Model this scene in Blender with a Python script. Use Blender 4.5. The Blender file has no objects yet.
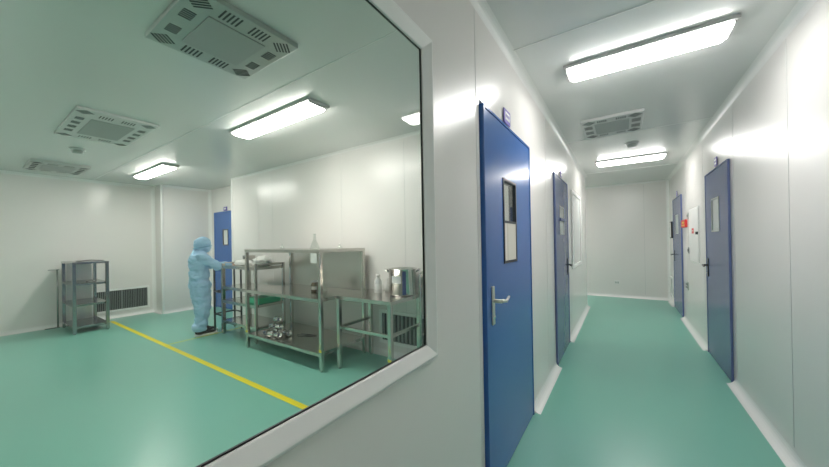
import bpy, bmesh, math, random
from mathutils import Vector, Matrix, noise
random.seed(7)
COL = bpy.context.scene.collection
K = 1.1                      # every coordinate below is in 1.1 m units; scaled to metres at the end
PI = math.pi
XL, XR, YE, H = -0.585, 0.80, 8.17, 2.48      # corridor walls, end wall, ceiling height
YP = 2.79                                     # partition wall of the clean room

# ------------------------------------------------------------------ materials
def new_mat(name):
    m = bpy.data.materials.new(name); m.use_nodes = True
    nt = m.node_tree; b = nt.nodes['Principled BSDF']
    return m, nt, b
def mat(name, col, rough=.4, metal=0, bump=0, bscale=60, var=0, vscale=3, spec=.5, aniso=0, coat=0, alpha=1, stretch=(1,1,1), bdist=.01):
    m, nt, b = new_mat(name)
    b.inputs['Base Color'].default_value = (*col, 1)
    b.inputs['Roughness'].default_value = rough
    b.inputs['Metallic'].default_value = metal
    b.inputs['Specular IOR Level'].default_value = spec
    b.inputs['Coat Weight'].default_value = coat
    b.inputs['Alpha'].default_value = alpha
    tc = nt.nodes.new('ShaderNodeTexCoord')
    if aniso:
        b.inputs['Anisotropic'].default_value = aniso
        t = nt.nodes.new('ShaderNodeTangent'); t.direction_type = 'RADIAL'; t.axis = 'Z'
        nt.links.new(t.outputs[0], b.inputs['Tangent'])
        b.inputs['Anisotropic Rotation'].default_value = .25
    if bump:
        mp = nt.nodes.new('ShaderNodeMapping'); mp.inputs['Scale'].default_value = stretch
        nz = nt.nodes.new('ShaderNodeTexNoise'); nz.inputs['Scale'].default_value = bscale
        bp = nt.nodes.new('ShaderNodeBump'); bp.inputs['Strength'].default_value = bump; bp.inputs['Distance'].default_value = bdist
        nt.links.new(tc.outputs['Object'], mp.inputs[0]); nt.links.new(mp.outputs[0], nz.inputs['Vector'])
        nt.links.new(nz.outputs[0], bp.inputs['Height']); nt.links.new(bp.outputs[0], b.inputs['Normal'])
    if var:
        nz = nt.nodes.new('ShaderNodeTexNoise'); nz.inputs['Scale'].default_value = vscale
        mx = nt.nodes.new('ShaderNodeMixRGB'); mx.blend_type = 'MULTIPLY'; mx.inputs[0].default_value = 1
        rp = nt.nodes.new('ShaderNodeMapRange'); rp.inputs[3].default_value = 1-var; rp.inputs[4].default_value = 1
        nt.links.new(tc.outputs['Object'], nz.inputs['Vector']); nt.links.new(nz.outputs[0], rp.inputs[0])
        mx.inputs[1].default_value = (*col, 1); nt.links.new(rp.outputs[0], mx.inputs[2])
        nt.links.new(mx.outputs[0], b.inputs['Base Color'])
    return m
def emit(name, col, s):
    m = bpy.data.materials.new(name); m.use_nodes = True; nt = m.node_tree; nt.nodes.clear()
    e = nt.nodes.new('ShaderNodeEmission'); e.inputs[0].default_value = (*col, 1); e.inputs[1].default_value = s
    o = nt.nodes.new('ShaderNodeOutputMaterial'); nt.links.new(e.outputs[0], o.inputs[0]); return m
def glass(name, tint=(1,1,1), r0=.04, rough=0.0):
    m = bpy.data.materials.new(name); m.use_nodes = True; nt = m.node_tree; nt.nodes.clear(); N = nt.nodes.new; L = nt.links.new
    g = N('ShaderNodeNewGeometry'); d = N('ShaderNodeVectorMath'); d.operation = 'DOT_PRODUCT'
    L(g.outputs['Normal'], d.inputs[0]); L(g.outputs['Incoming'], d.inputs[1])
    a = N('ShaderNodeMath'); a.operation = 'ABSOLUTE'; L(d.outputs['Value'], a.inputs[0])
    s = N('ShaderNodeMath'); s.operation = 'SUBTRACT'; s.inputs[0].default_value = 1; L(a.outputs[0], s.inputs[1])
    p = N('ShaderNodeMath'); p.operation = 'POWER'; p.inputs[1].default_value = 5; L(s.outputs[0], p.inputs[0])
    q = N('ShaderNodeMath'); q.operation = 'MULTIPLY_ADD'; q.inputs[1].default_value = 1-r0; q.inputs[2].default_value = r0; L(p.outputs[0], q.inputs[0])
    t = N('ShaderNodeBsdfTransparent'); t.inputs[0].default_value = (*tint, 1)
    gl = N('ShaderNodeBsdfGlossy'); gl.inputs['Roughness'].default_value = rough
    mx = N('ShaderNodeMixShader'); L(q.outputs[0], mx.inputs[0]); L(t.outputs[0], mx.inputs[1]); L(gl.outputs[0], mx.inputs[2])
    o = N('ShaderNodeOutputMaterial'); L(mx.outputs[0], o.inputs[0]); return m

M = {}
M['wall']   = mat('coated_wall_panel', (.84,.818,.79), .23, aniso=.75, spec=.5, bump=.06, bscale=1.2, stretch=(1,1,.25), bdist=.05)
M['ceil']   = mat('coated_ceiling_panel', (.75,.765,.745), .24, spec=.45, bump=.05, bscale=1.5, bdist=.05)
M['trim']   = mat('white_aluminium_trim', (.90,.90,.88), .22, spec=.6)
M['frame']  = mat('white_window_frame', (.90,.90,.88), .28, spec=.5)
M['seam']   = mat('grey_sealant', (.66,.66,.64), .4)
M['lseam']  = mat('white_sealant', (.85,.86,.84), .35)
M['floor']  = mat('green_epoxy_floor', (.215,.53,.425), .28, spec=.45, bump=.12, bscale=90, var=.07, vscale=1.2, bdist=.004)
M['tape']   = mat('yellow_tape', (.86,.74,.015), .45)
M['paltape']= mat('pale_yellow_tape', (.62,.68,.12), .5)
M['steel']  = mat('stainless_steel', (.62,.60,.56), .2, 1, bump=.05, bscale=40, bdist=.003)
M['gsteel'] = mat('grey_stainless_steel', (.38,.385,.38), .22, 1, bump=.05, bscale=40, bdist=.003)
M['hsteel'] = mat('satin_nickel', (.78,.74,.67), .3, 1)
M['bsteel'] = mat('brushed_steel_sheet', (.66,.64,.60), .3, 1, bump=.12, bscale=30, stretch=(1,1,.08), bdist=.004)
M['msteel'] = mat('polished_steel', (.72,.70,.67), .12, 1)
M['dsteel'] = mat('dark_steel_tube', (.10,.10,.10), .35, .8)
M['blue']   = mat('blue_door_paint', (.05,.155,.46), .22, spec=.5, bump=.04, bscale=6, bdist=.02)
M['blue_refl'] = mat('blue_paint_with_reflections', (.12,.16,.33), .22, spec=.5, bump=.04, bscale=6, bdist=.02)  # blue door paint with its greyish reflections mixed into the colour
M['dframe'] = mat('dark_window_bead', (.03,.035,.05), .4)
M['gasket'] = mat('black_gasket', (.02,.02,.02), .5)
M['glass']  = glass('window_glass', (.985,.995,.985), .03)
M['bglass'] = glass('clear_glassware', (.93,.96,.94), .12)
M['paper']  = mat('beige_paper', (.80,.76,.68), .7)
M['frost']  = mat('frosted_panel', (.74,.76,.74), .25)
M['lit']    = emit('lamp_diffuser_glow', (1.0,.985,.955), 11.5)
M['litroom'] = emit('clean_room_diffuser_glow', (1.0,.965,.91), 13.5)
M['litdim'] = emit('dim_diffuser_glow', (1.0,.985,.955), 5)
M['lampmetal'] = mat('lamp_housing', (.60,.60,.59), .4)
M['unit']   = mat('air_unit_panel', (.47,.50,.475), .32, .25, bump=.05, bscale=12)
M['unitc']  = mat('air_unit_centre', (.42,.44,.43), .5, .2, bump=.25, bscale=50, bdist=.004)
M['unitlite']= mat('air_unit_panel_white', (.66,.67,.66), .35, .1)
M['slot']   = mat('dark_slots', (.035,.04,.04), .6)
M['slotgrey'] = mat('grey_slots', (.13,.14,.135), .6)
M['slat']   = mat('vent_slats', (.27,.29,.28), .4, .3)
M['black']  = mat('black_plastic', (.012,.012,.014), .45)
M['white']  = mat('white_plastic', (.80,.80,.78), .4)
M['red']    = mat('red_sign', (.70,.03,.03), .45)
M['purple'] = mat('purple_sign', (.13,.10,.42), .45)
M['suit']   = mat('pale_blue_cloth', (.43,.67,.90), .65, bump=.7, bscale=16, var=.15, vscale=9)
M['suitd']  = mat('blue_cloth_band', (.24,.46,.64), .75)
M['skin']   = mat('skin', (.62,.40,.30), .5)
M['mask']   = mat('white_mask', (.80,.85,.88), .7)
M['eye']    = mat('eye', (.02,.015,.01), .2)
M['glove']  = mat('white_glove', (.78,.78,.75), .5)
M['tray']   = mat('green_plastic_tray', (.10,.72,.42), .4)
M['amber']  = mat('brown_glass', (.16,.11,.05), .15, coat=.5)
M['bluelab']= mat('blue_label', (.03,.06,.20), .4)
M['film']   = mat('crumpled_white_film', (.85,.85,.82), .3, alpha=1, bump=.3, bscale=30)
M['clearpl']= mat('milky_plastic', (.85,.86,.84), .3, alpha=.75)
M['yellow'] = mat('yellow_sticker', (.8,.7,.05), .5)

# ------------------------------------------------------------------ mesh helpers
class MB:
    def __init__(s): s.bm = bmesh.new(); s.mi = 0
    def box(s, x0,x1,y0,y1,z0,z1, b=0, rot=None, piv=None):
        g = bmesh.ops.create_cube(s.bm, size=1)
        vs = g['verts']; c = Vector(((x0+x1)/2,(y0+y1)/2,(z0+z1)/2)); d = Vector((x1-x0,y1-y0,z1-z0))
        for v in vs: v.co = Vector((v.co.x*d.x, v.co.y*d.y, v.co.z*d.z)) + c
        if rot:
            p = Vector(piv) if piv else c
            for v in vs: v.co = rot @ (v.co-p) + p
        fs = set(f for v in vs for f in v.link_faces)
        if b:
            es = list(set(e for v in vs for e in v.link_edges))
            r = bmesh.ops.bevel(s.bm, geom=es, offset=b, segments=2, affect='EDGES', profile=.5)
            fs = set(r['faces']) | set(f for f in fs if f.is_valid)
        for f in fs: f.material_index = s.mi
        return s
    def tube(s, pts, r, n=10, cap=True):
        pts = [Vector(p) for p in pts]; rings = []
        rr = r if isinstance(r,(list,tuple)) else [r]*len(pts)
        up = None
        for i,p in enumerate(pts):
            t = (pts[min(i+1,len(pts)-1)]-pts[max(i-1,0)]).normalized()
            if up is None:
                up = t.orthogonal().normalized()
            up = (up - t*up.dot(t)).normalized(); w = t.cross(up)
            rings.append([s.bm.verts.new(p+(up*math.cos(2*PI*k/n)+w*math.sin(2*PI*k/n))*rr[i]) for k in range(n)])
        for a,b in zip(rings,rings[1:]):
            for k in range(n):
                f = s.bm.faces.new((a[k],a[(k+1)%n],b[(k+1)%n],b[k])); f.smooth = True; f.material_index = s.mi
        if cap:
            for f in (s.bm.faces.new(rings[0][::-1]), s.bm.faces.new(rings[-1])): f.material_index = s.mi
        return s
    def lathe(s, prof, c=(0,0,0), n=24, axis='Z', a0=0, a1=2*PI):
        c = Vector(c); full = abs(a1-a0-2*PI) < 1e-6; m = n if full else n+1; rings = []
        for r,z in prof:
            ring = []
            for k in range(m):
                a = a0+(a1-a0)*k/n
                p = Vector((r*math.cos(a), r*math.sin(a), z))
                if axis == 'X': p = Vector((z, p.x, p.y))
                if axis == 'Y': p = Vector((p.y, z, p.x))
                ring.append(s.bm.verts.new(c+p))
            rings.append(ring)
        for a,b in zip(rings,rings[1:]):
            for k in range(n):
                j = (k+1)%m
                try:
                    f = s.bm.faces.new((a[k],a[j],b[j],b[k])); f.smooth = True; f.material_index = s.mi
                except ValueError: pass
        return s
    def prism(s, poly, p0, ax, u, v):
        """extrude 2-D poly (in axes u,v) from p0 along vector ax"""
        p0,ax,u,v = map(Vector,(p0,ax,u,v))
        a = [s.bm.verts.new(p0+u*x+v*y) for x,y in poly]; b = [s.bm.verts.new(q.co+ax) for q in a]
        n = len(a); fs = [s.bm.faces.new(a[::-1]), s.bm.faces.new(b)]
        for k in range(n): fs.append(s.bm.faces.new((a[k],a[(k+1)%n],b[(k+1)%n],b[k])))
        for f in fs: f.material_index = s.mi
        return s
    def cove(s, p0, ax, n1, n2, r, seg=6):
        poly = [(0,0),(r,0)]
        for i in range(1,seg):
            t = PI/2*i/seg; poly.append((r-r*math.sin(t), r-r*math.cos(t)))
        poly.append((0,r))
        return s.prism(poly, p0, ax, n1, n2)
    def sphere(s, c, r, seg=16, rings=10):
        g = bmesh.ops.create_uvsphere(s.bm, u_segments=seg, v_segments=rings, radius=1)
        rv = Vector(r) if isinstance(r,(tuple,list,Vector)) else Vector((r,r,r))
        for v in g['verts']:
            v.co = Vector((v.co.x*rv.x,v.co.y*rv.y,v.co.z*rv.z))+Vector(c)
        for f in set(f for v in g['verts'] for f in v.link_faces): f.smooth = True; f.material_index = s.mi
        return s

def wloc(o):
    p = Vector(o.location); q = o.parent
    while q: p = p + Vector(q.location); q = q.parent
    return p
def base_of(bm):
    xs=[v.co.x for v in bm.verts]; ys=[v.co.y for v in bm.verts]; zs=[v.co.z for v in bm.verts]
    return Vector(((min(xs)+max(xs))/2,(min(ys)+max(ys))/2,min(zs)))
def obj(name, mb, mats, parent=None, label=None, cat=None, group=None, kind=None, origin=None):
    bm = mb.bm if isinstance(mb, MB) else mb
    bmesh.ops.recalc_face_normals(bm, faces=bm.faces)
    me = bpy.data.meshes.new(name)
    org = Vector(origin) if origin else base_of(bm)
    for v in bm.verts: v.co -= org
    bm.to_mesh(me); bm.free()
    for m in (mats if isinstance(mats,(list,tuple)) else [mats]): me.materials.append(m if not isinstance(m,str) else M[m])
    o = bpy.data.objects.new(name, me); COL.objects.link(o)
    if parent: o.parent = parent; o.location = org - wloc(parent)
    else: o.location = org
    if label: o['label'] = label
    if cat: o['category'] = cat
    if group: o['group'] = group
    if kind: o['kind'] = kind
    return o
def thing(name, loc, label, cat, group=None):
    o = bpy.data.objects.new(name, None); COL.objects.link(o); o.location = loc; o.empty_display_size = .1
    o['label'] = label; o['category'] = cat
    if group: o['group'] = group
    return o
def snode(name, loc):
    o = bpy.data.objects.new(name, None); COL.objects.link(o); o.location = loc; o['kind'] = 'structure'; return o
def struct(name, mb, mats, label=None, parent=None):
    return obj(name, mb, mats, parent, label=label, kind=None if parent else 'structure')

# ------------------------------------------------------------------ camera (solved from the photograph's vanishing points)
cam = bpy.data.cameras.new('camera'); co = bpy.data.objects.new('camera', cam); COL.objects.link(co)
yaw, pit, rol = math.radians(33.73447), math.radians(.13626), math.radians(1.00269)
F = Vector((-math.sin(yaw)*math.cos(pit), math.cos(yaw)*math.cos(pit), math.sin(pit)))
R = Vector((math.cos(yaw), math.sin(yaw), 0)); D = F.cross(R)
R2 = R*math.cos(rol)+D*math.sin(rol); D2 = -R*math.sin(rol)+D*math.cos(rol)
mw = Matrix((R2, -D2, -F)).transposed().to_4x4()
mw.translation = Vector((0,0,1.3))
co.matrix_world = mw
cam.sensor_fit = 'HORIZONTAL'; cam.sensor_width = 36; cam.lens = 310.034/829*36
cam.shift_x = -(415.68-414.5)/829; cam.shift_y = (240.9-233.5)/829
cam.clip_start = .02; cam.clip_end = 100
bpy.context.scene.camera = co

# ------------------------------------------------------------------ shell
Y0 = -3.0          # corridor start behind the viewpoint
RX0, RY0 = -7.75, -1.6
T = .06
mb = MB(); mb.box(-8.2, 1.1, Y0-.1, YE+.2, -.1, 0); struct('floor', mb, 'floor')
mb = MB(); mb.box(-8.2, 1.1, Y0-.1, YE+.2, H, H+.1)
mb.mi = 1
for y in (-.3, 1.955, 4.2, 6.45): mb.box(XL, XR, y-.004, y+.004, H-.0025, H)
for y in (-.4, 1.39): mb.box(RX0, XL-T, y-.003, y+.003, H-.002, H)
struct('ceiling', mb, ['ceil','lseam'])

# left corridor wall with window and door openings
WY0, WY1, WZ0, WZ1 = -.75, .933, .932, 1.985       # visible glass
f = .0
D1 = (1.492, 2.385); D2d = (3.45, 4.29); DH = 1.975
LW_END = 6.78
mb = MB()
a, b_ = XL-T, XL
for xa,xb,m_ in ((b_-.009,b_,.0),(a,b_-.009,.11)):      # panel skin and, behind it, a wider rebate on the room side
    mb.box(xa,xb, Y0, WY0-m_, 0, H)
    mb.box(xa,xb, WY0-m_, WY1+m_, 0, WZ0-m_)
    mb.box(xa,xb, WY0-m_, WY1+m_, WZ1+m_, H)
    mb.box(xa,xb, WY1+m_, D1[0]-.03, 0, H)
mb.box(a,b_, D1[0]-.03, D1[1]+.03, DH+.03, H)
mb.box(a,b_, D1[1]+.03, D2d[0]-.03, 0, H)
mb.box(a,b_, D2d[0]-.03, D2d[1]+.03, DH+.03, H)
mb.box(a,b_, D2d[1]+.03, LW_END, 0, H)
mb.mi = 1
for y in (1.425, 3.06, 4.45): mb.box(b_, b_+.0015, y-.003, y+.003, .08, H-.05)
mb.box(b_, b_+.0015, -.95, -.944, .08, H-.05)
struct('wall_left', mb, ['wall','seam'])
mb = MB(); mb.box(XR, XR+T, Y0, YE, 0, H); mb.mi = 1
for y in (-.6, .5, 1.6, 2.68, 3.74, 4.95, 6.15, 7.6): mb.box(XR-.0015, XR, y-.003, y+.003, .08, H-.05)
struct('wall_right', mb, ['wall','seam'])
mb = MB(); mb.box(-3.2, XR+T, YE, YE+T, 0, H); mb.mi = 1
for x in (-.79,.385): mb.box(x-.003, x+.003, YE-.0015, YE, .08, H-.05)
struct('wall_end', mb, ['wall','seam'])
mb = MB(); mb.box(-3.2, XL-T, LW_END-T, LW_END, 0, H); mb.box(-3.2-T,-3.2,LW_END-T,YE+T,0,H); struct('wall_side_passage', mb, 'wall')
mb = MB(); mb.box(XL-T, XR+T, Y0-T, Y0, 0, H); struct('wall_back', mb, 'wall')
# clean room walls
JX, JY, DY = -7.35, 2.25, 3.10
mb = MB(); mb.box(RX0-T, RX0, RY0, JY, 0, H); mb.mi = 1
for y in (-.2,): mb.box(RX0, RX0+.0015, y-.003, y+.003, .08, H-.05)
struct('wall_far', mb, ['wall','seam'])
mb = MB(); mb.box(RX0-T, JX, JY, DY+T, 0, H); struct('wall_far_jog', mb, 'wall')
RD = (-7.17, -6.47)   # clean-room door
mb = MB(); mb.box(JX, RD[0]-.02, DY, DY+T, 0, H); mb.box(RD[1]+.02, -5.78, DY, DY+T, 0, H); mb.box(RD[0]-.02, RD[1]+.02, DY, DY+T, 1.99, H)
struct('wall_door_recess', mb, 'wall')
mb = MB(); mb.box(-5.80, XL-T, YP, YP+T, 0, H); mb.box(-5.80, -5.74, YP+T, DY+T, 0, H); mb.mi = 1
for x in (-4.95,-4.55,-3.0,-2.0,-1.1): mb.box(x-.0025, x+.0025, YP-.0015, YP, .08, H-.05)
struct('wall_partition', mb, ['wall','seam'])
mb = MB(); mb.box(RX0-T, XL-T, RY0-T, RY0, 0, H); struct('wall_near', mb, 'wall')

# coves at the ceiling, at inner corners, at the floor
c = .045
mb = MB(); mb.cove((XL,Y0,H),(0,LW_END-Y0,0),(1,0,0),(0,0,-1),c); struct('trim_1', mb, 'trim')
mb = MB(); mb.cove((XR,Y0,H),(0,YE-Y0,0),(-1,0,0),(0,0,-1),c); struct('trim_2', mb, 'trim')
mb = MB(); mb.cove((-3.2,YE,H),(3.2+XR,0,0),(0,-1,0),(0,0,-1),.03); struct('trim_3', mb, 'trim')
mb = MB(); mb.cove((XR,YE,0),(0,0,H),(-1,0,0),(0,-1,0),c); struct('trim_4', mb, 'trim')
mb = MB(); mb.cove((RX0,RY0,H),(0,JY-RY0,0),(1,0,0),(0,0,-1),c); struct('trim_5', mb, 'trim')
mb = MB(); mb.cove((-5.80,YP,H),(5.8+XL-T,0,0),(0,-1,0),(0,0,-1),.03); struct('trim_6', mb, 'trim')
mb = MB(); mb.cove((RX0,JY,0),(0,0,H),(1,0,0),(0,-1,0),.05); struct('trim_7', mb, 'trim')
mb = MB(); mb.cove((JX,DY,0),(0,0,H),(1,0,0),(0,-1,0),.05); struct('trim_8', mb, 'trim')
mb = MB(); mb.lathe([(.022,0),(.022,H)], (JX+.004,JY-.004,0), 16); struct('trim_9', mb, 'trim')
mb = MB(); mb.cove((JX,JY,H),(0,DY-JY,0),(1,0,0),(0,0,-1),c); struct('trim_10', mb, 'trim')
mb = MB(); mb.lathe([(.02,0),(.02,H)], (-5.796,YP+.004,0), 16); struct('trim_11', mb, 'trim')
mb = MB(); mb.lathe([(.033,0),(.033,H)], (XL-T/2,LW_END,0), 16); struct('trim_12', mb, 'trim')
bb = .058
def skirt(name, segs):
    mb = MB()
    for p0,ax,n1 in segs: mb.cove(p0, ax, n1, (0,0,1), bb)
    struct(name, mb, 'trim')
skirt('baseboard_left', [((XL,y0,0),(0,y1-y0,0),(1,0,0)) for y0,y1 in ((Y0,D1[0]-.035),(D1[1]+.035,D2d[0]-.035),(D2d[1]+.035,LW_END))])
RA, RB = (3.84, 4.72), (6.51, 7.43)
skirt('baseboard_right', [((XR,y0,0),(0,y1-y0,0),(-1,0,0)) for y0,y1 in ((Y0,RA[0]-.035),(RA[1]+.035,RB[0]-.035),(RB[1]+.035,YE))])
skirt('baseboard_end', [((-3.2,YE,0),(3.2+XR,0,0),(0,-1,0))])
skirt('baseboard_far', [((RX0,RY0,0),(0,JY-RY0,0),(1,0,0)), ((RX0,JY,0),(JX-RX0+.0,0,0),(0,-1,0)), ((JX,JY,0),(0,DY-JY,0),(1,0,0)), ((JX,DY,0),(RD[0]-.03-JX,0,0),(0,-1,0))])
skirt('baseboard_partition', [((-5.80,YP,0),(5.8+XL-T,0,0),(0,-1,0))])

# observation window
w = snode('window_1', (XL-T/2, (WY0+WY1)/2, WZ0))
mb = MB()
def profile_frame(mb, x, sgn):
    # rounded white frame around the opening, proud of the wall
    fw, d = .062, .022
    poly = [(0,-.004),(0,.002),(.003,.005),(.036,.020),(.041,.0215),(.045,.020),(.057,.008),(.058,.005),(.0585,0)]
    # rings mitred at the corners
    rings = []
    for (oy,oz,sy,sz) in ((WY0,WZ0,-1,-1),(WY1,WZ0,1,-1),(WY1,WZ1,1,1),(WY0,WZ1,-1,1)):
        rings.append([mb.bm.verts.new((x+sgn*h_, oy+sy*u, oz+sz*u)) for u,h_ in poly])
    n = len(poly)
    for i in range(4):
        a_, b2 = rings[i], rings[(i+1)%4]
        for k in range(n):
            fc = mb.bm.faces.new((a_[k],a_[(k+1)%n],b2[(k+1)%n],b2[k])); fc.smooth = False
profile_frame(mb, XL, 1)
obj('window_frame', mb, 'frame', w)
mb = MB(); g = .0022
for y0,y1,z0,z1 in ((WY0,WY0+g,WZ0,WZ1),(WY1-g,WY1,WZ0,WZ1),(WY0+g,WY1-g,WZ0,WZ0+g),(WY0+g,WY1-g,WZ1-g,WZ1)):
    mb.box(XL-.008, XL-.003, y0,y1,z0,z1)
obj('gasket', mb, 'gasket', w, label='thin black rubber gasket')
mb = MB(); mb.box(XL-.0072,XL-.0038, WY0+.001, WY1-.001, WZ0+.001, WZ1-.001); obj('glass_pane', mb, 'glass', w)

# second window on the left wall, white and closed
w = snode('window_2', (XL, 5.22, .93)); mb = MB()
y0,y1,z0,z1 = 4.76,5.70,.94,1.93
for a0,a1,b0,b1 in ((y0-.05,y0,z0-.05,z1+.05),(y1,y1+.05,z0-.05,z1+.05),(y0,y1,z0-.05,z0),(y0,y1,z1,z1+.05)):
    mb.box(XL+.0005, XL+.022, a0,a1,b0,b1, .006)
obj('window_frame', mb, 'frame', w)
mb = MB(); mb.box(XL+.0005,XL+.006,y0,y1,z0,z1); obj('window_pane', mb, 'frost', w)

# ------------------------------------------------------------------ doors
def door(name, face, y0, y1, hinge_far, col, side, paper=False, deep=False, win=None):
    """door in a wall of constant x; side=+1 faces +x. handle on the y end named by hinge_far"""
    s = side; n = snode(name, (face, (y0+y1)/2, 0)); wallx = XL if s > 0 else XR
    def bx(mb, d0, d1, *r, b=0): mb.box(min(face+s*d0,face+s*d1), max(face+s*d0,face+s*d1), *r, b)
    back = -(.055 if deep else .013)
    mb = MB(); fw = .022
    for r in ((y0-fw+.008,y0,0,DH+fw-.01),(y1,y1+fw-.008,0,DH+fw-.01),(y0,y1,DH-.002,DH+fw-.01)): bx(mb, back+(.0), .006, *r, b=.002)
    obj('door_frame', mb, col, n)
    wy0,wy1,wz0,wz1 = win
    L0, L1 = (-.04 if deep else -.012), .002
    mb = MB(); q = .004
    bx(mb,L0,L1,y0+q,wy0,.008,DH-.006); bx(mb,L0,L1,wy1,y1-q,.008,DH-.006); bx(mb,L0,L1,wy0,wy1,.008,wz0); bx(mb,L0,L1,wy0,wy1,wz1,DH-.006)
    leaf = obj('door_leaf', mb, col, n)
    mb = MB(); t = .014
    for r in ((wy0,wy0+t,wz0,wz1),(wy1-t,wy1,wz0,wz1),(wy0+t,wy1-t,wz0,wz0+t),(wy0+t,wy1-t,wz1-t,wz1)): bx(mb,L0+.001,.007,*r)
    if paper: bx(mb,L0+.001,.007,wy0+t,wy1-t,wz0+.235,wz0+.235+t)
    obj('window_bead', mb, 'dframe' if paper else 'unit', leaf)
    mb = MB(); bx(mb,-.006,-.003,wy0+t,wy1-t,wz0+t,wz1-t); obj('window_pane', mb, 'glass' if deep else 'frost', leaf)
    if paper:
        mb = MB(); bx(mb,-.0025,.004,wy0+.004,wy1-.004,wz0+.002,wz0+.235); bx(mb,.004,.0055,wy0+.07,wy0+.075,wz0+.01,wz0+.23)
        obj('paper_sheet', mb, 'paper', leaf, label='beige paper covering the lower half of the window')
    # lever handle
    hy = y1-.075 if hinge_far else y0+.075; dr = -1 if hinge_far else 1
    mb = MB(); bx(mb,.002,.010,hy-.017,hy+.017,.86,1.06,b=.003)
    hd = obj('handle_plate', mb, 'hsteel' if paper else 'dsteel', leaf)
    mb = MB(); mb.tube([(face+s*.008,hy,.985),(face+s*.05,hy,.985)],.010)
    mb.tube([(face+s*.046,hy,.985),(face+s*.052,hy+dr*.02,.985),(face+s*.052,hy+dr*.07,.975),(face+s*.048,hy+dr*.13,.99)],[.010,.010,.008,.007])
    obj('lever_handle', mb, 'hsteel' if paper else 'dsteel', hd)
    mb = MB(); mb.lathe([(0,0),(.009,0),(.009,.006),(0,.006)], (face+s*.009,hy,.90) if s>0 else (face-.015,hy,.90), 10, 'X'); obj('keyhole', mb, 'msteel', hd)
    return n
door('door_1', -.572, *D1, False, 'blue', 1, paper=True, deep=True, win=(1.765,2.02,1.165,1.66))
n = door('door_2', -.572, *D2d, True, 'blue_refl', 1, win=(3.70,3.99,1.35,1.665))
door('door_3', .785, *RA, True, 'blue_refl', -1, win=(4.14,4.44,1.35,1.69))
door('door_4', .785, *RB, True, 'blue_refl', -1, win=(6.77,7.08,1.355,1.685))
# back plate closing door 2's opening
mb = MB(); mb.box(XL-T+.002, XL-T+.02, D2d[0]-.03, D2d[1]+.03, 0, DH+.03); obj('door_core', mb, 'blue_refl', n)
mb = MB(); mb.box(-.569,-.556,3.69,4.0,1.50,1.535,.004); obj('push_bar', mb, 'bluelab', n)
# clean-room door, in the wall of constant y
n = snode('door_5', ((RD[0]+RD[1])/2, DY, 0)); x0,x1 = RD
mb = MB()
for r in ((x0-.018,x0+.02,0,1.985),(x1-.02,x1+.018,0,1.985),(x0+.02,x1-.02,1.95,1.985)): mb.box(r[0],r[1],DY-.012,DY+.05,r[2],r[3],.003)
obj('door_frame', mb, 'blue', n)
mb = MB(); wx0,wx1,wz0,wz1 = -6.83,-6.60,1.29,1.62
for r in ((x0+.022,wx0,.008,1.948),(wx1,x1-.022,.008,1.948),(wx0,wx1,.008,wz0),(wx0,wx1,wz1,1.948)): mb.box(r[0],r[1],DY-.004,DY+.04,r[2],r[3])
lf = obj('door_leaf', mb, 'blue', n)
mb = MB()
for r in ((wx0,wx0+.02,wz0,wz1),(wx1-.02,wx1,wz0,wz1),(wx0+.02,wx1-.02,wz0,wz0+.02),(wx0+.02,wx1-.02,wz1-.02,wz1)): mb.box(r[0],r[1],DY-.010,DY+.03,r[2],r[3])
obj('window_bead', mb, 'dframe', lf)
mb = MB(); mb.box(wx0+.02,wx1-.02,DY+.005,DY+.01,wz0+.02,wz1-.02); obj('window_pane', mb, 'frost', lf)

# small name plates over the doors
def plate(face, s, y, label, w=.12, h=.085):
    t = thing('door_sign', (face,y,DH+.03), label, 'sign', None)
    xs = sorted((face+s*.004, face+s*.010))
    mb = MB(); mb.box(*xs, y-w/2, y+w/2, DH+.03, DH+.03+h, .001); obj('sign_plate', mb, 'purple', t)
    xs = sorted((face+s*.010, face+s*.0115))
    mb = MB(); mb.box(*xs, y-w/2+.02, y+w/2-.02, DH+.052, DH+.03+h-.016); obj('sign_face', mb, 'white', t, label='pale writing field')
    xs2 = sorted((face+s*.0115, face+s*.0122))
    mb = MB()
    for k in range(4): mb.box(*xs2, y-w/2+.026+k*.018, y-w/2+.038+k*.018, DH+.066, DH+.084)
    obj('sign_writing', mb, 'purple', t)
plate(-.583, 1, 1.89, 'small purple and white name plate above the nearest blue door')
plate(-.583, 1, 3.88, 'small purple name plate above the second door on the left corridor wall', .10, .07)
plate(.798, -1, 4.28, 'small purple name plate above the nearer door in the right corridor wall', .10, .09)
plate(.798, -1, 7.0, 'small purple name plate above the far door in the right corridor wall', .10, .09)
t = thing('door_sign', (-6.7,DY,1.99), 'small purple name plate above the blue door at the back of the clean room', 'sign')
mb = MB(); mb.box(-6.77,-6.63,DY-.010,DY-.002,1.995,2.075,.001); obj('sign_plate', mb, 'purple', t)
mb = MB(); mb.box(-6.74,-6.66,DY-.012,DY-.010,2.02,2.055); obj('sign_face', mb, 'white', t)

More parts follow.
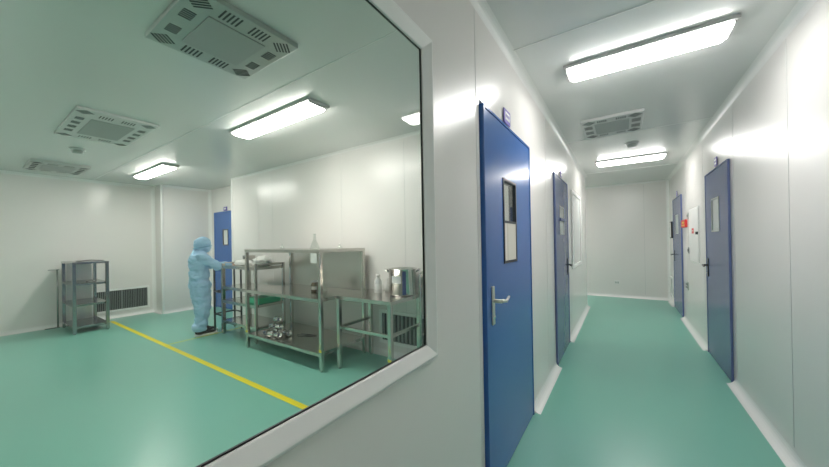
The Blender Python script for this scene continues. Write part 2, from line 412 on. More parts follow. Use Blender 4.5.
# ------------------------------------------------------------------ ceiling lights
def lamp(x0,x1,y0,y1,label,group=None,glow='lit'):
    if y0 < 0: glow = 'litdim'
    elif x1 < -1.7 and y0 < 6: glow = 'litroom'
    t = thing('ceiling_light', ((x0+x1)/2,(y0+y1)/2,H-.07), label, 'ceiling light', group)
    mb = MB(); mb.box(x0,x1,y0,y1,H-.022,H-.0005,.003); obj('housing', mb, 'lampmetal', t)
    mb = MB(); ins = .016; d = .032; sl = .03
    za, zb = H-.0225, H-.0225-d
    # prismatic tray: sloped sides, ribbed ends
    A = [(x0+ins,y0+ins),(x1-ins,y0+ins),(x1-ins,y1-ins),(x0+ins,y1-ins)]
    B = [(x0+ins+sl,y0+ins+.018),(x1-ins-sl,y0+ins+.018),(x1-ins-sl,y1-ins-.018),(x0+ins+sl,y1-ins-.018)]
    va = [mb.bm.verts.new((*p,za)) for p in A]; vb = [mb.bm.verts.new((*p,zb)) for p in B]
    for k in range(4): mb.bm.faces.new((va[k],va[(k+1)%4],vb[(k+1)%4],vb[k]))
    mb.bm.faces.new(vb); mb.bm.faces.new(va[::-1])
    bmesh.ops.bevel(mb.bm, geom=[e for e in mb.bm.edges if e.verts[0] in vb or e.verts[1] in vb], offset=.006, segments=2, affect='EDGES')
    df = obj('diffuser', mb, glow, t)
    for xx in (x0+ins-.004, x1-ins-.006):
        mb = MB(); mb.box(xx,xx+.01,y0+ins,y1-ins,H-.036,H-.0225,.002); obj('end_cap', mb, 'lampmetal', t)
    return t
lamp(-.32,.54,2.325,2.535,'long fluorescent ceiling light nearest the viewer in the corridor')
lamp(-.335,.535,5.49,5.73,'fluorescent ceiling light farther down the corridor, beyond the smoke detector')
lamp(-.32,.54,-.85,-.64,'fluorescent corridor ceiling light behind the viewpoint')
lamp(-3.36,-2.08,1.60,1.815,'long fluorescent ceiling light in the clean room in front of the partition')
lamp(-6.72,-5.40,1.67,1.87,'fluorescent ceiling light at the far side of the clean room, above the person')
lamp(-3.36,-2.08,-.36,-.15,'clean room ceiling light beside the near air unit, outside the frame')
lamp(-6.72,-5.40,-.36,-.15,'clean room ceiling light near the far wall, outside the frame')
lamp(-2.6,-1.5,7.3,7.5,'ceiling light in the side passage at the corridor end')

# ------------------------------------------------------------------ air purifier panels in the ceilings
def air_unit(x0,x1,y0,y1,label,ns,pm,thick=.03):
    z1 = H-.0005; z0 = H-thick
    t = thing('ceiling_air_unit', ((x0+x1)/2,(y0+y1)/2,z0-.006), label, 'air unit')
    mb = MB(); mb.box(x0,x1,y0,y1,z0,z1,.004); obj('face_panel', mb, pm, t)
    mx, my = (x1-x0)*.22, .125
    mb = MB(); mb.box(x0+mx,x1-mx,y0+my,y1-my,z0-.006,z0,.002)
    obj('centre_grille', mb, 'unitc', t, label='textured grey centre panel')
    def group(cx,cy,w,h,rot,n=5,along='y',diam=False):
        mb = MB(); Rm = Matrix.Rotation(rot,3,'Z')
        for i in range(n):
            u = (i-(n-1)/2)/n
            if diam:
                ln = w*(1-abs(u)*1.5); a_ = (cx-ln/2,cx+ln/2,cy+u*h-h*.03,cy+u*h+h*.03)
            elif along == 'y': a_ = (cx+u*w-w*.055,cx+u*w+w*.055,cy-h/2,cy+h/2)
            else: a_ = (cx-w/2,cx+w/2,cy+u*h-h*.045,cy+u*h+h*.045)
            mb.box(*a_, z0-.0012, z0+.001, 0, Rm, (cx,cy,z0))
        obj('slot_group', mb, 'slot' if pm == 'unit' else 'slotgrey', t)
    q = .06
    for cx,cy,r in ((x0+q+.01,y0+q,PI/4),(x1-q-.01,y0+q,-PI/4),(x0+q+.01,y1-q,-PI/4),(x1-q-.01,y1-q,PI/4)): group(cx,cy,.085,.085,r,5)
    for k in range(ns):
        cx = x0+mx*.9+(x1-x0-1.8*mx)*(k+.5)/ns
        for cy in (y0+q,y1-q): group(cx,cy,.085,.055,0,5)
    for k in range(2):
        cy = y0+my+(y1-y0-2*my)*(k+.5)/2
        for cx in (x0+mx*.5,x1-mx*.5): group(cx,cy,min(.08,mx*.62),.10,0,5,'x')
air_unit(-2.17,-1.575,.60,1.145,'grey slotted air unit nearest the viewer, seen through the window','' or 2,'unit')
air_unit(-4.79,-3.74,.585,1.135,'larger pale slotted ceiling air unit in the middle of the clean room',4,'unitlite',.022)
air_unit(-7.16,-6.42,.58,1.14,'flat grey slotted ceiling air unit nearest the far wall of the clean room',3,'unit',.035)
air_unit(-.335,.185,3.50,4.09,'white slotted ceiling air unit in the corridor between the two lights',2,'unitlite')

def detector(x,y,label):
    t = thing('smoke_detector',(x,y,H-.05),label,'smoke detector')
    mb = MB(); mb.lathe([(0,0),(.07,0),(.07,-.014),(.058,-.02),(0,-.02)],(x,y,H-.0005),20); obj('detector_base',mb,'white',t)
    mb = MB(); mb.lathe([(0,-.02),(.048,-.02),(.05,-.04),(.04,-.058),(0,-.06)],(x,y,H-.0005),20); obj('sensor_head',mb,'unit',t)
detector(.112,4.69,'round white smoke detector on the corridor ceiling')
detector(-5.40,.845,'round white smoke detector on the clean room ceiling')
t = thing('ceiling_nozzle',(-7.55,2.2,H-.02),'tiny round white nozzle at the ceiling corner of the clean room','nozzle')
mb = MB(); mb.lathe([(0,0),(.025,0),(.02,-.018),(0,-.02)],(-7.55,2.2,H-.0005),14); obj('nozzle_body',mb,'white',t)

# ------------------------------------------------------------------ wall vents
t = thing('wall_vent',(RX0,1.75,.13),'long low white-framed louvre vent in the far wall beside the rack','vent')
y0,y1,z0,z1 = 1.38,2.12,.15,.50
mb = MB(); fr = .035
for r in ((y0-fr,y0,z0-fr,z1+fr),(y1,y1+fr,z0-fr,z1+fr),(y0,y1,z0-fr,z0),(y0,y1,z1,z1+fr)): mb.box(RX0+.0005,RX0+.02,*r,.003)
obj('vent_frame',mb,'frame',t)
mb = MB(); mb.box(RX0+.0005,RX0+.003,y0,y1,z0,z1); obj('vent_back',mb,'slot',t)
mb = MB(); n = 30
for i in range(n):
    yy = y0+(y1-y0)*(i+.5)/n; mb.box(RX0+.003,RX0+.014,yy-.004,yy+.004,z0,z1)
for yy in (y0+(y1-y0)/4*k for k in (1,2,3)): mb.box(RX0+.003,RX0+.017,yy-.006,yy+.006,z0,z1)
obj('louvre',mb,'slat',t)
t = thing('wall_vent',(-2.0,YP,.13),'white-framed louvre vent low in the partition behind the steel table','vent')
x0,x1,z0,z1 = -2.35,-1.55,.17,.48
mb = MB()
for r in ((x0-fr,x0,z0-fr,z1+fr),(x1,x1+fr,z0-fr,z1+fr),(x0,x1,z0-fr,z0),(x0,x1,z1,z1+fr)): mb.box(r[0],r[1],YP-.02,YP-.0005,r[2],r[3],.003)
obj('vent_frame',mb,'frame',t)
mb = MB(); mb.box(x0,x1,YP-.003,YP-.0005,z0,z1); obj('vent_back',mb,'slot',t)
mb = MB(); n = 15
for i in range(n):
    xx = x0+(x1-x0)*(i+.5)/n; mb.box(xx-.011,xx+.011,YP-.014,YP-.003,z0,z1)
obj('louvre',mb,'slat',t)

# ------------------------------------------------------------------ floor markings
mb = MB(); mb.box(-7.45,XL-T-.02,1.517,1.572,.0003,.0018); obj('floor_marking',mb,'tape',None,'wide yellow line taped across the green floor toward the far wall','floor marking')
mb = MB(); mb.box(-5.02,-4.985,1.574,2.70,.0003,.0018); obj('floor_marking',mb,'paltape',None,'thin pale yellow line branching off the wide one, passing the person\'s feet','floor marking')

# ------------------------------------------------------------------ right wall fittings
def rx(d0,d1): return (XR-d1, XR-d0)
t = thing('electrical_cabinet',(XR,5.56,.98),'tall white flush electrical cabinet door on the right wall','cabinet')
mb = MB(); mb.box(*rx(.0005,.004),5.2,5.9,.965,1.69,.003); bd = obj('cabinet_frame',mb,'frame',t)
mb = MB(); mb.box(*rx(.004,.008),5.225,5.875,.99,1.665,.003); dr = obj('cabinet_door',mb,'white',t)
mb = MB(); mb.box(*rx(.008,.03),5.235,5.275,1.33,1.365,.004); obj('latch',mb,'black',dr)
mb = MB(); mb.box(*rx(.008,.0095),5.52,5.66,1.345,1.415); obj('warning_mark',mb,'red',dr,label='red warning mark')
mb = MB(); mb.box(*rx(.0095,.0102),5.535,5.645,1.375,1.385); obj('warning_writing',mb,'white',dr)
t = thing('switch_plate',(XR,5.97,1.55),'small grey switch plate left above the electrical cabinet corner','switch')
mb = MB(); mb.box(*rx(.0005,.012),5.93,6.0,1.56,1.65,.002); obj('plate',mb,'unit',t)
mb = MB(); mb.box(*rx(.012,.016),5.95,5.98,1.585,1.625,.001); obj('rocker',mb,'slot',t)
t = thing('switch_plate',(XR,5.97,1.05),'small dark switch plate left of the cabinet at handle height','switch')
mb = MB(); mb.box(*rx(.0005,.012),5.92,6.0,1.06,1.15,.002); obj('plate',mb,'slat',t)
mb = MB(); mb.box(*rx(.012,.016),5.945,5.975,1.085,1.125,.001); obj('rocker',mb,'slot',t)
t = thing('fire_sign',(XR,6.2,1.45),'small red fire alarm sign between the far door and the electrical cabinet','sign')
mb = MB(); mb.box(*rx(.0005,.03),6.05,6.40,1.445,1.56,.004); obj('sign_box',mb,'red',t)
mb = MB(); mb.box(*rx(.03,.0312),6.10,6.35,1.47,1.485); mb.box(*rx(.03,.0312),6.14,6.31,1.505,1.53); obj('sign_writing',mb,'yellow',t)
t = thing('socket_plate',(XR,6.18,.5),'grey double socket plate low on the right wall beside the far door','socket')
mb = MB(); mb.box(*rx(.0005,.012),6.04,6.22,.51,.63,.002); obj('plate',mb,'unit',t)
for yy in (6.06,6.145):
    for z in (.53,.575): mb = MB(); mb.box(*rx(.012,.0135),yy,yy+.055,z,z+.03); obj('socket_outlet',mb,'slot',t)
t = thing('framed_notice',(XR,7.76,1.28),'narrow black-framed notice on the right wall past the far door','notice')
mb = MB(); mb.box(*rx(.0005,.025),7.66,7.85,1.28,1.60,.003); obj('frame',mb,'black',t)
mb = MB(); mb.box(*rx(.025,.026),7.68,7.83,1.30,1.58); obj('notice_sheet',mb,'white',t)
t = thing('wall_hatch',(XR,7.85,.17),'small low white-framed hatch at the far end of the right wall','hatch')
mb = MB()
for r in ((7.66,7.69,.16,.52),(8.02,8.05,.16,.52),(7.69,8.02,.16,.19),(7.69,8.02,.49,.52)): mb.box(*rx(.0005,.02),*r,.002)
obj('hatch_frame',mb,'frame',t)
mb = MB(); mb.box(*rx(.0005,.006),7.69,8.02,.19,.49); obj('hatch_panel',mb,'unit',t)
t = thing('socket_plate',(-.12,YE,.27),'white socket plate low on the end wall of the corridor','socket')
mb = MB(); mb.box(-.17,-.07,YE-.012,YE-.0005,.28,.36,.003); obj('plate',mb,'white',t)
for x in (-.155,-.115): mb = MB(); mb.box(x,x+.03,YE-.0135,YE-.012,.30,.34); obj('socket_outlet',mb,'unit',t)

# ------------------------------------------------------------------ steel furniture
def leg(mb,x,y,z0,z1,r=.018): mb.box(x-r,x+r,y-r,y+r,z0+.015,z1,.003); mb.tube([(x,y,z0),(x,y,z0+.016)],r*.8,8)
def legobj(x,y,z1,p,r=.018,mt='steel',sticker=False):
    mb = MB(); leg(mb,x,y,0,z1,r); o = obj('leg',mb,mt,p)
    if sticker:
        mb = MB(); mb.box(x-r-.001,x+r+.001,y-r-.0012,y-r+.001,.20,.225); obj('sticker',mb,'yellow',o)
def board(name,x0,x1,y0,y1,zt,p,th=.035,mt='steel'):
    mb = MB(); mb.box(x0,x1,y0,y1,zt-.006,zt,.001)
    for r in ((x0,x1,y0,y0+.008),(x0,x1,y1-.008,y1),(x0,x0+.008,y0+.008,y1-.008),(x1-.008,x1,y0+.008,y1-.008)): mb.box(*r,zt-th,zt-.006)
    return obj(name,mb,mt,p)

# main two-tier shelf with overshelf
SX0,SX1,SY0,SY1 = -3.965,-2.53,2.05,2.71
t = thing('steel_shelving_table',((SX0+SX1)/2,(SY0+SY1)/2,0),'wide stainless two-tier table with a raised top shelf against the white partition','shelf')
for x,y in ((SX0+.018,SY0+.018),(SX1-.018,SY0+.018),(SX0+.018,SY1-.018),(SX1-.018,SY1-.018)): legobj(x,y,1.20,t,sticker=(y<2.3))
e = .037
board('lower_shelf',SX0+e,SX1-e,SY0+.004,SY1-.004,.185,t,.035)
board('worktop',SX0+e,SX1-e,SY0+.0,SY1-.002,.735,t,.035)
board('top_shelf',SX0,SX1,SY0,SY1,1.238,t,.035)
mb = MB(); mb.box(SX0+e,SX1-e,SY1-.012,SY1-.006,.737,1.202); obj('back_sheet',mb,'bsteel',t,label='brushed steel back sheet')

# left rack
LX0,LX1,LY0,LY1 = -4.91,-3.985,2.19,2.62
t = thing('steel_rack',((LX0+LX1)/2,(LY0+LY1)/2,0),'open four-tier stainless rack directly in front of the person','rack')
for x,y in ((LX0+.022,LY0+.022),(LX1-.016,LY0+.016),(LX0+.016,LY1-.016),(LX1-.016,LY1-.016)): legobj(x,y,1.03 if x<-4.5 else 1.045,t,.022 if y<2.3 and x<-4.5 else .016)
for z in (.21,.50,.70,1.0): board('shelf',LX0+.045,LX1-.034,LY0+.004,LY1-.004,z,t,.04)
for x in (LX0+.016,LX1-.016):
    for z in (.18,.47,.67,1.015): mb = MB(); mb.box(x-.010,x+.010,LY0+.045,LY1-.034,z,z+.03,.002); obj('side_rail',mb,'steel',t)

# narrow dark trolley frame between person and rack
t = thing('trolley_frame',(-5.05,2.33,0),'narrow dark steel trolley frame between the person and the rack','trolley')
for x,y in ((-5.16,2.21),(-5.16,2.50),(-4.955,2.50)):
    mb = MB(); mb.tube([(x,y,0),(x,y,.97)],.014,10); obj('leg',mb,'dsteel',t)
for z in (.26,.60,.94):
    mb = MB(); mb.tube([(-5.16,2.21,z),(-4.945,2.21,z)],.012,8); mb.tube([(-5.16,2.21,z),(-5.16,2.50,z)],.012,8); mb.tube([(-5.16,2.50,z),(-4.955,2.50,z)],.012,8); obj('rung',mb,'dsteel',t)
mb = MB(); mb.box(-5.15,-4.955,2.22,2.49,.945,.957,.002); obj('tray_top',mb,'dsteel',t)

# right-hand table
TX0,TX1,TY0,TY1 = -2.49,-1.755,2.20,2.74
t = thing('steel_table',((TX0+TX1)/2,(TY0+TY1)/2,0),'small stainless table with a lower rail carrying the stockpot','table')
board('tabletop',TX0,TX1,TY0,TY1,.757,t,.035)
for x,y in ((TX0+.03,TY0+.03),(TX1-.03,TY0+.03),(TX0+.03,TY1-.03),(TX1-.03,TY1-.03)): legobj(x,y,.722,t,.020,sticker=(y<2.3 and x>-2.1))
mb = MB(); mb.box(TX0+.05,TX1-.05,TY0+.016,TY0+.044,.415,.445,.003); obj('stretcher',mb,'steel',t)
for x in (TX0+.03,TX1-.03): mb = MB(); mb.box(x-.014,x+.014,TY0+.05,TY1-.05,.415,.445,.003); obj('stretcher',mb,'steel',t)
# bent tube stand
t = thing('tube_stand',(-1.715,2.70,0),'bent stainless tube frame standing at the right end of the small table','stand')
mb = MB(); pts = [(-1.715,2.765,0),(-1.715,2.765,.92)]+[(-1.715,2.70+.065*math.cos(a),.92+.065*math.sin(a)) for a in [PI/8*i for i in range(1,9)]]+[(-1.715,2.635,0)]
mb.tube(pts,.013,12); obj('bent_tube',mb,'steel',t)
mb = MB(); mb.tube([(-1.715,2.635,.35),(-1.715,2.765,.35)],.009,8); obj('cross_tube',mb,'steel',t)

# far rack by the far wall
FX0,FX1,FY0,FY1 = -7.60,-6.78,.985,1.39
t = thing('steel_rack',((FX0+FX1)/2,(FY0+FY1)/2,0),'small four-tier stainless rack standing alone near the far wall','rack')
for x,y in ((FX0+.024,FY0+.024),(FX1-.024,FY0+.024),(FX0+.024,FY1-.024),(FX1-.024,FY1-.024)): legobj(x,y,1.05,t,.020,mt='gsteel')
for z in (.11,.44,.755,1.08): board('shelf',FX0+.002,FX1-.002,FY0+.002,FY1-.002,z,t,.03,'gsteel') if z>1 else board('shelf',FX0+.046,FX1-.046,FY0+.004,FY1-.004,z,t,.03,'gsteel')
mb = MB(); mb.box(FX0+.004,FX0+.009,FY0+.06,FY1-.06,.11,1.05); obj('back_sheet',mb,'bsteel',t)
mb = MB(); mb.box(FX0+.06,FX1-.051,FY0+.001,FY0+.0035,.08,.11); obj('edge_lip',mb,'msteel',t)
t = thing('loose_tool',(-7.0,1.2,1.082),'small flat steel tool lying on top of the lone rack','tool')
mb = MB(); mb.tube([(-7.1,1.12,1.088),(-6.98,1.22,1.10),(-6.8,1.33,1.09)],.006,8); mb.box(-7.15,-7.05,1.08,1.13,1.082,1.094,.003); obj('tool_body',mb,'dsteel',t)
t = thing('steel_clip',(-7.0,1.2,.757),'tiny clip lying on the second shelf of the lone rack','clip')
mb = MB(); mb.tube([(-7.02,1.17,.763),(-6.98,1.22,.785),(-6.94,1.26,.763)],.007,8); obj('clip_body',mb,'msteel',t)
# T-shaped stand
t = thing('t_stand',(-7.64,.94,0),'thin T-shaped steel stand left of the lone rack','stand')
mb = MB(); mb.tube([(-7.64,.95,.02),(-7.64,.95,.94)],.011,10); obj('pole',mb,'gsteel',t)
mb = MB(); mb.box(-7.65,-7.63,.85,.972,.94,.952,.003); obj('top_bar',mb,'gsteel',t)
mb = MB(); mb.box(-7.65,-7.63,.81,.972,.002,.018,.003); obj('foot_bar',mb,'gsteel',t)

# ------------------------------------------------------------------ objects on the furniture
# stockpot
px_,py_,pz_ = -1.895,2.585,.758
t = thing('stockpot',(px_,py_,pz_),'polished stainless stockpot with blue and white labels on the small table','pot')
rr = .140; hh = .265
mb = MB(); mb.lathe([(0,0),(rr-.01,0),(rr,.012),(rr,hh-.006),(rr+.012,hh),(rr+.012,hh+.005),(rr-.004,hh+.004),(rr-.006,.02),(0,.015)],(px_,py_,pz_),40); obj('pot_body',mb,'msteel',t)
for sg in (-1,1):
    # handles lie across the view (along the wall direction)
    ux,uy = .83*sg,.55*sg; cx,cy = px_+ux*rr, py_+uy*rr
    mb = MB(); vx,vy = -uy,ux
    mb.tube([(cx+vx*-.045,cy+vy*-.045,pz_+hh-.03),(cx+ux*.035-vx*.04,cy+uy*.035-vy*.04,pz_+hh-.005),(cx+ux*.04+vx*.04,cy+uy*.04+vy*.04,pz_+hh-.005),(cx+vx*.045,cy+vy*.045,pz_+hh-.03)],.007,8)
    obj('handle',mb,'msteel',t)
ang = lambda px: 0
def strip(name,a0,a1,z0,z1,m_,lab=None):
    mb = MB(); mb.lathe([(rr+.0015,z0),(rr+.0015,z1)],(px_,py_,pz_),8,'Z',math.radians(a0),math.radians(a1)); return obj(name,mb,m_,t,label=lab)
# direction toward the viewer is about -54 degrees
strip('blue_label',-56,-41,.015,hh-.02,'bluelab','dark blue vertical label')
strip('white_label',-105,-62,.13,.20,'white','white paper label')
# bottles on the table
def bottle(x,y,z,r,h,m_,label,lab2=None,name='plastic_bottle',cat='bottle',cap='white',neck=.4):
    t = thing(name,(x,y,z),label,cat)
    mb = MB(); mb.lathe([(0,0),(r*.95,0),(r,.006),(r,h*.62),(r*neck,h*.8),(r*neck,h*.9),(0,h*.9)],(x,y,z),20); obj('bottle_body',mb,m_,t)
    mb = MB(); mb.lathe([(0,h*.88),(r*neck*1.25,h*.88),(r*neck*1.25,h),(0,h)],(x,y,z),16); obj('cap',mb,cap,t)
    if lab2:
        mb = MB(); mb.lathe([(r+.001,h*.2),(r+.001,h*.5)],(x,y,z),8,'Z',math.radians(-100),math.radians(-10)); obj('bottle_label',mb,lab2,t)
bottle(-2.20,2.55,.758,.042,.195,'clearpl','milky plastic bottle with a printed label, left of the stockpot','white')
bottle(-2.155,2.665,.758,.034,.15,'white','white plastic bottle squeezed between milky bottle and stockpot')
bottle(-3.02,2.37,.737,.044,.125,'amber','short brown glass jar with a white lid on the worktop','paper','glass_jar','jar','white',.8)
# glassware
def flask(x,y,z,r,h,label,name='glass_flask',m_='bglass'):
    t = thing(name,(x,y,z),label,'glassware')
    mb = MB(); mb.lathe([(0,0),(r,0),(r,h*.1),(r*.75,h*.3),(r*.32,h*.6),(r*.30,h*.93),(r*.4,h)],(x,y,z),20); obj('flask_body',mb,m_,t)
flask(-2.93,2.42,.737,.045,.15,'clear glass flask right of the brown jar on the worktop')
flask(-2.86,2.30,.737,.035,.10,'short clear glass flask nearest the front edge of the worktop')
flask(-2.92,2.30,1.240,.05,.17,'tall clear glass flask standing on the raised top shelf')
flask(-3.70,2.40,1.240,.03,.06,'tiny clear glass flask at the left of the raised top shelf')
flask(-2.62,2.40,1.240,.03,.05,'tiny clear glass flask at the right of the raised top shelf')
mb = MB(); mb.box(-2.66,-2.565,2.040,2.045,1.10,1.20,.001); obj('hanging_card',mb,'film',None,'small whitish card hanging at the front right post of the shelving table','card')
# heap of polished steel cups on the lower shelf
cups = [(-3.66,2.13,.187,0,.3),(-3.56,2.11,.187,0.4,.2),(-3.45,2.13,.187,0.1,0),(-3.64,2.24,.187,.2,1),(-3.53,2.235,.187,.3,.7),(-3.42,2.24,.187,.1,.5)]
def cup(x,y,z,a,label,grp,r=.036,l=.075):
    t = thing('steel_cup',(x,y,z),label,'cup',grp)
    mb = MB(); mb.lathe([(0,0),(r*.8,0),(r,.01),(r,l-.01),(r*1.12,l),(r*.9,l-.004),(r*.8,.012),(0,.012)],(0,0,0),18)
    Rm = Matrix.Rotation(a,4,'Z') @ Matrix.Rotation(PI/2-.08,4,'Y')
    bmesh.ops.transform(mb.bm,matrix=Rm,verts=mb.bm.verts)
    zmin = min(v.co.z for v in mb.bm.verts)
    bmesh.ops.translate(mb.bm,vec=(x,y,z-zmin),verts=mb.bm.verts)
    obj('cup_body',mb,'msteel',t)
CG = 'polished steel cups heaped on the lower shelf'
lab = 'polished steel cup lying in the shiny heap on the lower shelf'
for x,y,z,a,_ in cups: cup(x,y,z,a,lab,CG)
for x,y,z,a in ((-3.62,2.18,.266,.1),(-3.50,2.18,.266,.2),(-3.56,2.20,.345,.1)): cup(x,y,z,a,lab,CG)
t = thing('steel_tongs',(-3.28,2.35,.187),'pair of dark steel tongs lying right of the cup heap','tongs')
for dy in (-.012,.018):
    mb = MB(); mb.tube([(-3.36+.05,2.35+dy*2,.193),(-3.2,2.38+dy,.196),(-3.08,2.43,.193)],.005,8); obj('tong_arm',mb,'dsteel',t)
# green tray on the left rack
t = thing('plastic_tray',(-4.16,2.40,.502),'bright green plastic tray on a middle shelf of the open rack','tray')
mb = MB(); x0,x1,y0,y1,z0 = -4.30,-4.03,2.26,2.58,.502
mb.box(x0+.01,x1-.01,y0+.01,y1-.01,z0,z0+.008)
for r in ((x0,x1,y0,y0+.01),(x0,x1,y1-.01,y1),(x0,x0+.01,y0+.01,y1-.01),(x1-.01,x1,y0+.01,y1-.01)): mb.box(*r,z0,z0+.065,.002)
obj('tray_body',mb,'tray',t)
mb = MB(); mb.box(x0-.008,x1+.008,y0-.008,y1+.008,z0+.065,z0+.075,.003); obj('tray_lid',mb,'tray',t)
# crumpled film bundles on top of the rack
def bundle(cx,cy,cz,r,label,m_='film',seed=0):
    bm = bmesh.new(); bmesh.ops.create_icosphere(bm,subdivisions=4,radius=1)
    for v in bm.verts:
        n_ = noise.fractal(v.co*2.2+Vector((seed,0,0)),1,2,4)
        v.co = v.co*(1+.28*n_)
        v.co = Vector((v.co.x*r[0],v.co.y*r[1],max(v.co.z*r[2],-r[2]*.55)))
    zm = min(v.co.z for v in bm.verts)
    for v in bm.verts: v.co += Vector((cx,cy,cz-zm))
    for f_ in bm.faces: f_.smooth = True
    return obj('cloth_bundle',bm,m_,None,label,'bundle')
bundle(-4.60,2.36,1.002,(.17,.10,.05),'flat crumpled white bundle on top of the rack by the person\'s hands',seed=3)
bundle(-4.20,2.42,1.002,(.13,.12,.085),'taller crumpled white bundle on the right end of the rack top','film',seed=8)
# steel box at the back of the rack
t = thing('steel_frame_box',(-4.77,2.53,1.002),'small open steel frame box standing at the back of the rack top','frame')
mb = MB(); x0,x1,z0,z1,yy = -4.855,-4.68,1.002,1.135,2.53
for r in ((x0,x0+.02,z0,z1),(x1-.02,x1,z0,z1),(x0+.02,x1-.02,z1-.02,z1),(x0+.02,x1-.02,z0,z0+.02)): mb.box(r[0],r[1],yy-.05,yy+.05,r[2],r[3],.002)
obj('box_frame',mb,'steel',t)
mb = MB(); mb.box(x0+.02,x1-.02,yy+.035,yy+.04,z0+.02,z1-.02); obj('box_back',mb,'bsteel',t)

# ------------------------------------------------------------------ the person
def blob(parts, voxel, smooth=4):
    """union of tapered capsules / ellipsoids, voxel-remeshed into one continuous surface"""
    bm = bmesh.new()
    for p in parts:
        if p[0] == 'e':
            _,c_,r_ = p[:3]; rot = p[3] if len(p) > 3 else Matrix.Identity(3)
            g = bmesh.ops.create_icosphere(bm,subdivisions=3,radius=1)
            for v in g['verts']: v.co = rot @ Vector((v.co.x*r_[0],v.co.y*r_[1],v.co.z*r_[2]))+Vector(c_)
        else:
            _,a_,b2,ra,rb = p; a_,b2 = Vector(a_),Vector(b2); n_ = max(2,int((b2-a_).length/(min(ra,rb)*.35)))
            for i in range(n_+1):
                t_ = i/n_; g = bmesh.ops.create_icosphere(bm,subdivisions=2,radius=ra+(rb-ra)*t_)
                for v in g['verts']: v.co += a_.lerp(b2,t_)
    me = bpy.data.meshes.new('tmp'); bm.to_mesh(me); bm.free()
    o = bpy.data.objects.new('tmp',me); COL.objects.link(o)
    m1 = o.modifiers.new('r','REMESH'); m1.mode = 'VOXEL'; m1.voxel_size = voxel; m1.use_smooth_shade = True
    m2 = o.modifiers.new('s','SMOOTH'); m2.iterations = smooth; m2.factor = .5
    dg = bpy.context.evaluated_depsgraph_get(); dg.update()
    e_ = o.evaluated_get(dg); bm = bmesh.new(); bm.from_mesh(e_.to_mesh()); e_.to_mesh_clear()
    bpy.data.objects.remove(o); bpy.data.meshes.remove(me)
    return bm
PX,PY,PA = -5.17,2.02,math.radians(80)
PM = Matrix.Translation((PX,PY,0)) @ Matrix.Rotation(PA,4,'Z')
def place(bm):
    bmesh.ops.transform(bm,matrix=PM,verts=bm.verts)
    for f_ in bm.faces: f_.smooth = True
    return bm
# joints in the person's own frame: x forward, y left, z up
sh = {1:(-.01,.155,1.135),-1:(.0,-.155,1.135)}
el = {1:(.17,.14,1.00),-1:(.17,-.20,.985)}
wr = {1:(.37,.015,1.00),-1:(.355,-.20,.995)}
hip = {1:(0,.08,.72),-1:(0,-.08,.72)}
kn = {1:(.04,.09,.40),-1:(.01,-.095,.40)}
an = {1:(.035,.10,.07),-1:(-.015,-.10,.07)}
HC = Vector((.045,0,1.305))
body = [('e',HC,(.085,.070,.098)),('e',HC+Vector((.03,0,-.055)),(.055,.05,.045)),('e',HC+Vector((.092,0,-.015)),(.016,.011,.02)),
        ('e',HC+Vector((0,.072,-.01)),(.014,.01,.025)),('e',HC+Vector((0,-.072,-.01)),(.014,.01,.025)),
        ('e',HC+Vector((.078,0,-.055)),(.012,.022,.008)),
        ('c',(0,0,1.12),(.03,0,1.25),.048,.045),('e',(0,0,1.03),(.085,.14,.14)),('e',(0,0,.85),(.075,.115,.15)),('e',(0,0,.74),(.09,.125,.08))]
hands = []
for s_ in (1,-1):
    body += [('c',(0,s_*.06,1.13),sh[s_],.05,.05),('c',sh[s_],el[s_],.042,.034),('c',el[s_],wr[s_],.032,.022)]
    body += [('c',hip[s_],kn[s_],.075,.052),('c',kn[s_],an[s_],.05,.034),('c',an[s_],(an[s_][0]+.13,an[s_][1],.035),.032,.026),('c',an[s_],(an[s_][0]-.03,an[s_][1],.035),.03,.028)]
    w_ = Vector(wr[s_]); 
    body += [('e',w_+Vector((.045,0,0)),(.042,.034,.014))]
    for k,(dy,ln) in enumerate(((-.026,.050),(-.009,.060),(.009,.056),(.026,.044))):
        p0 = w_+Vector((.075,dy,0)); p1 = p0+Vector((ln*.5,dy*.15,.004)); p2 = p1+Vector((ln*.45,0,-.018))
        body += [('c',p0,p1,.0085,.008),('c',p1,p2,.008,.0065)]
    t0 = w_+Vector((.025,-s_*.03,-.002)); t1 = t0+Vector((.03,-s_*.022,-.006)); t2 = t1+Vector((.028,-s_*.004,-.008))
    body += [('c',t0,t1,.010,.009),('c',t1,t2,.009,.007)]
bm = place(blob(body,.0055,2))
person = obj('person',bm,'skin',None,'person in pale blue hooded coverall reaching toward the steel rack with both hands','person',origin=(PX,PY,0))
# coverall
suit = [('e',(-.01,0,1.02),(.125,.185,.17)),('e',(-.02,0,1.10),(.115,.165,.10)),('e',(-.005,0,.86),(.130,.165,.17)),('e',(0,0,.72),(.135,.165,.11)),('c',(0,0,1.14),(.03,0,1.21),.075,.065)]
for s_ in (1,-1):
    ew = Vector(wr[s_])-Vector((.012,0,0))
    suit += [('c',(0,s_*.08,1.12),sh[s_],.075,.072),('c',sh[s_],el[s_],.072,.060),('c',el[s_],ew,.060,.040)]
    suit += [('c',hip[s_],kn[s_],.125,.108),('c',kn[s_],(an[s_][0]-.0,an[s_][1],.16),.104,.078),('e',(an[s_][0]-.02,an[s_][1],.115),(.10,.075,.062))]
bm = blob(suit,.009,5)
bm.normal_update()
for v in bm.verts:
    p = v.co
    a_ = noise.noise(Vector((p.x*9,p.y*9,p.z*16)))*.017 + noise.noise(Vector((p.x*20+5,p.y*20,p.z*34)))*.010
    if abs(p.z-.80) < .02: a_ -= .008
    v.co = p+v.normal*a_
obj('coverall',place(bm),'suit',person,label='pale blue cloth coverall')
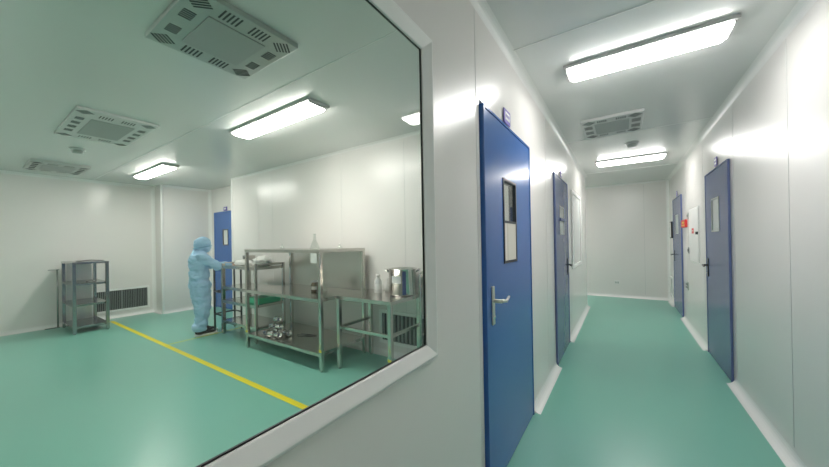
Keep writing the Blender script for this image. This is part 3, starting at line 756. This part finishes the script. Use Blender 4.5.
# hood: bonnet with face opening
bm = blob([('e',HC+Vector((.0,0,.010)),(.118,.103,.112)),('e',HC+Vector((.01,0,-.03)),(.10,.095,.09)),('e',HC+Vector((-.02,0,-.05)),(.085,.085,.07)),('c',HC+Vector((-.02,0,-.06)),(-.01,0,1.17),.078,.095)],.007,4)
bm.normal_update()
kill = [v for v in bm.verts if v.co.x > .045+.092 and abs(v.co.y) < .062 and 1.235 < v.co.z < 1.375]
bmesh.ops.delete(bm,geom=kill,context='VERTS')
for v in bm.verts:
    p = v.co; a_ = noise.noise(Vector((p.x*14,p.y*14,p.z*26)))*.009
    if abs((p.z-1.27)-.25*(p.x)) < .007: a_ -= .007
    v.co = p+v.normal*a_
hood = obj('hood',place(bm),'suit',person)
mb = MB(); pts = [(HC.x-.006+.112*math.cos(a_), .100*math.sin(a_), 1.275+.022*math.cos(a_)) for a_ in [2*PI*i/28 for i in range(29)]]
mb.tube(pts,.007,8); obj('hood_band',place(mb.bm),'suitd',hood,label='darker elastic band round the hood')
mb = MB(); mb.sphere(HC+Vector((.072,0,-.045)),(.045,.055,.042)); obj('face_mask',place(mb.bm),'mask',person,label='white face mask')
for s_ in (1,-1):
    mb = MB(); mb.sphere(HC+Vector((.078,s_*.028,.008)),(.012,.013,.008),12,8); obj('eye',place(mb.bm),'eye',person)
    ax_,ay_,_ = an[s_]
    bm = blob([('e',(ax_+.10,ay_,.034),(.085,.045,.032)),('e',(ax_,ay_,.055),(.075,.05,.055)),('e',(ax_+.05,ay_,.045),(.07,.048,.045))],.006,3)
    for v in bm.verts: v.co.z = max(v.co.z,.018)
    shoe = obj('shoe',place(bm),'black',person,label='black shoe')
    mb = MB(); mb.lathe([(0,0),(1,0),(1,.9),(.94,1),(0,1)],(0,0,0),24)
    for v in mb.bm.verts: v.co = Vector((v.co.x*.145+ax_+.065, v.co.y*(.05 if v.co.x>0 else .044)+ay_, v.co.z*.03))
    obj('shoe_sole',place(mb.bm),'white',shoe,label='pale rubber sole')

# ------------------------------------------------------------------ scale the place to metres
done = set()
for o in list(bpy.data.objects):
    o.location = Vector(o.location)*K
    if o.type == 'MESH' and o.data.name not in done:
        done.add(o.data.name); o.data.transform(Matrix.Scale(K,4))

# ------------------------------------------------------------------ world and view
wd = bpy.data.worlds.new('world'); bpy.context.scene.world = wd; wd.use_nodes = True
wd.node_tree.nodes['Background'].inputs[0].default_value = (.8,.85,.9,1); wd.node_tree.nodes['Background'].inputs[1].default_value = .3
vs = bpy.context.scene.view_settings
vs.view_transform = 'Standard'; vs.look = 'None'; vs.gamma = 1; vs.use_curve_mapping = False; vs.exposure = 1.45
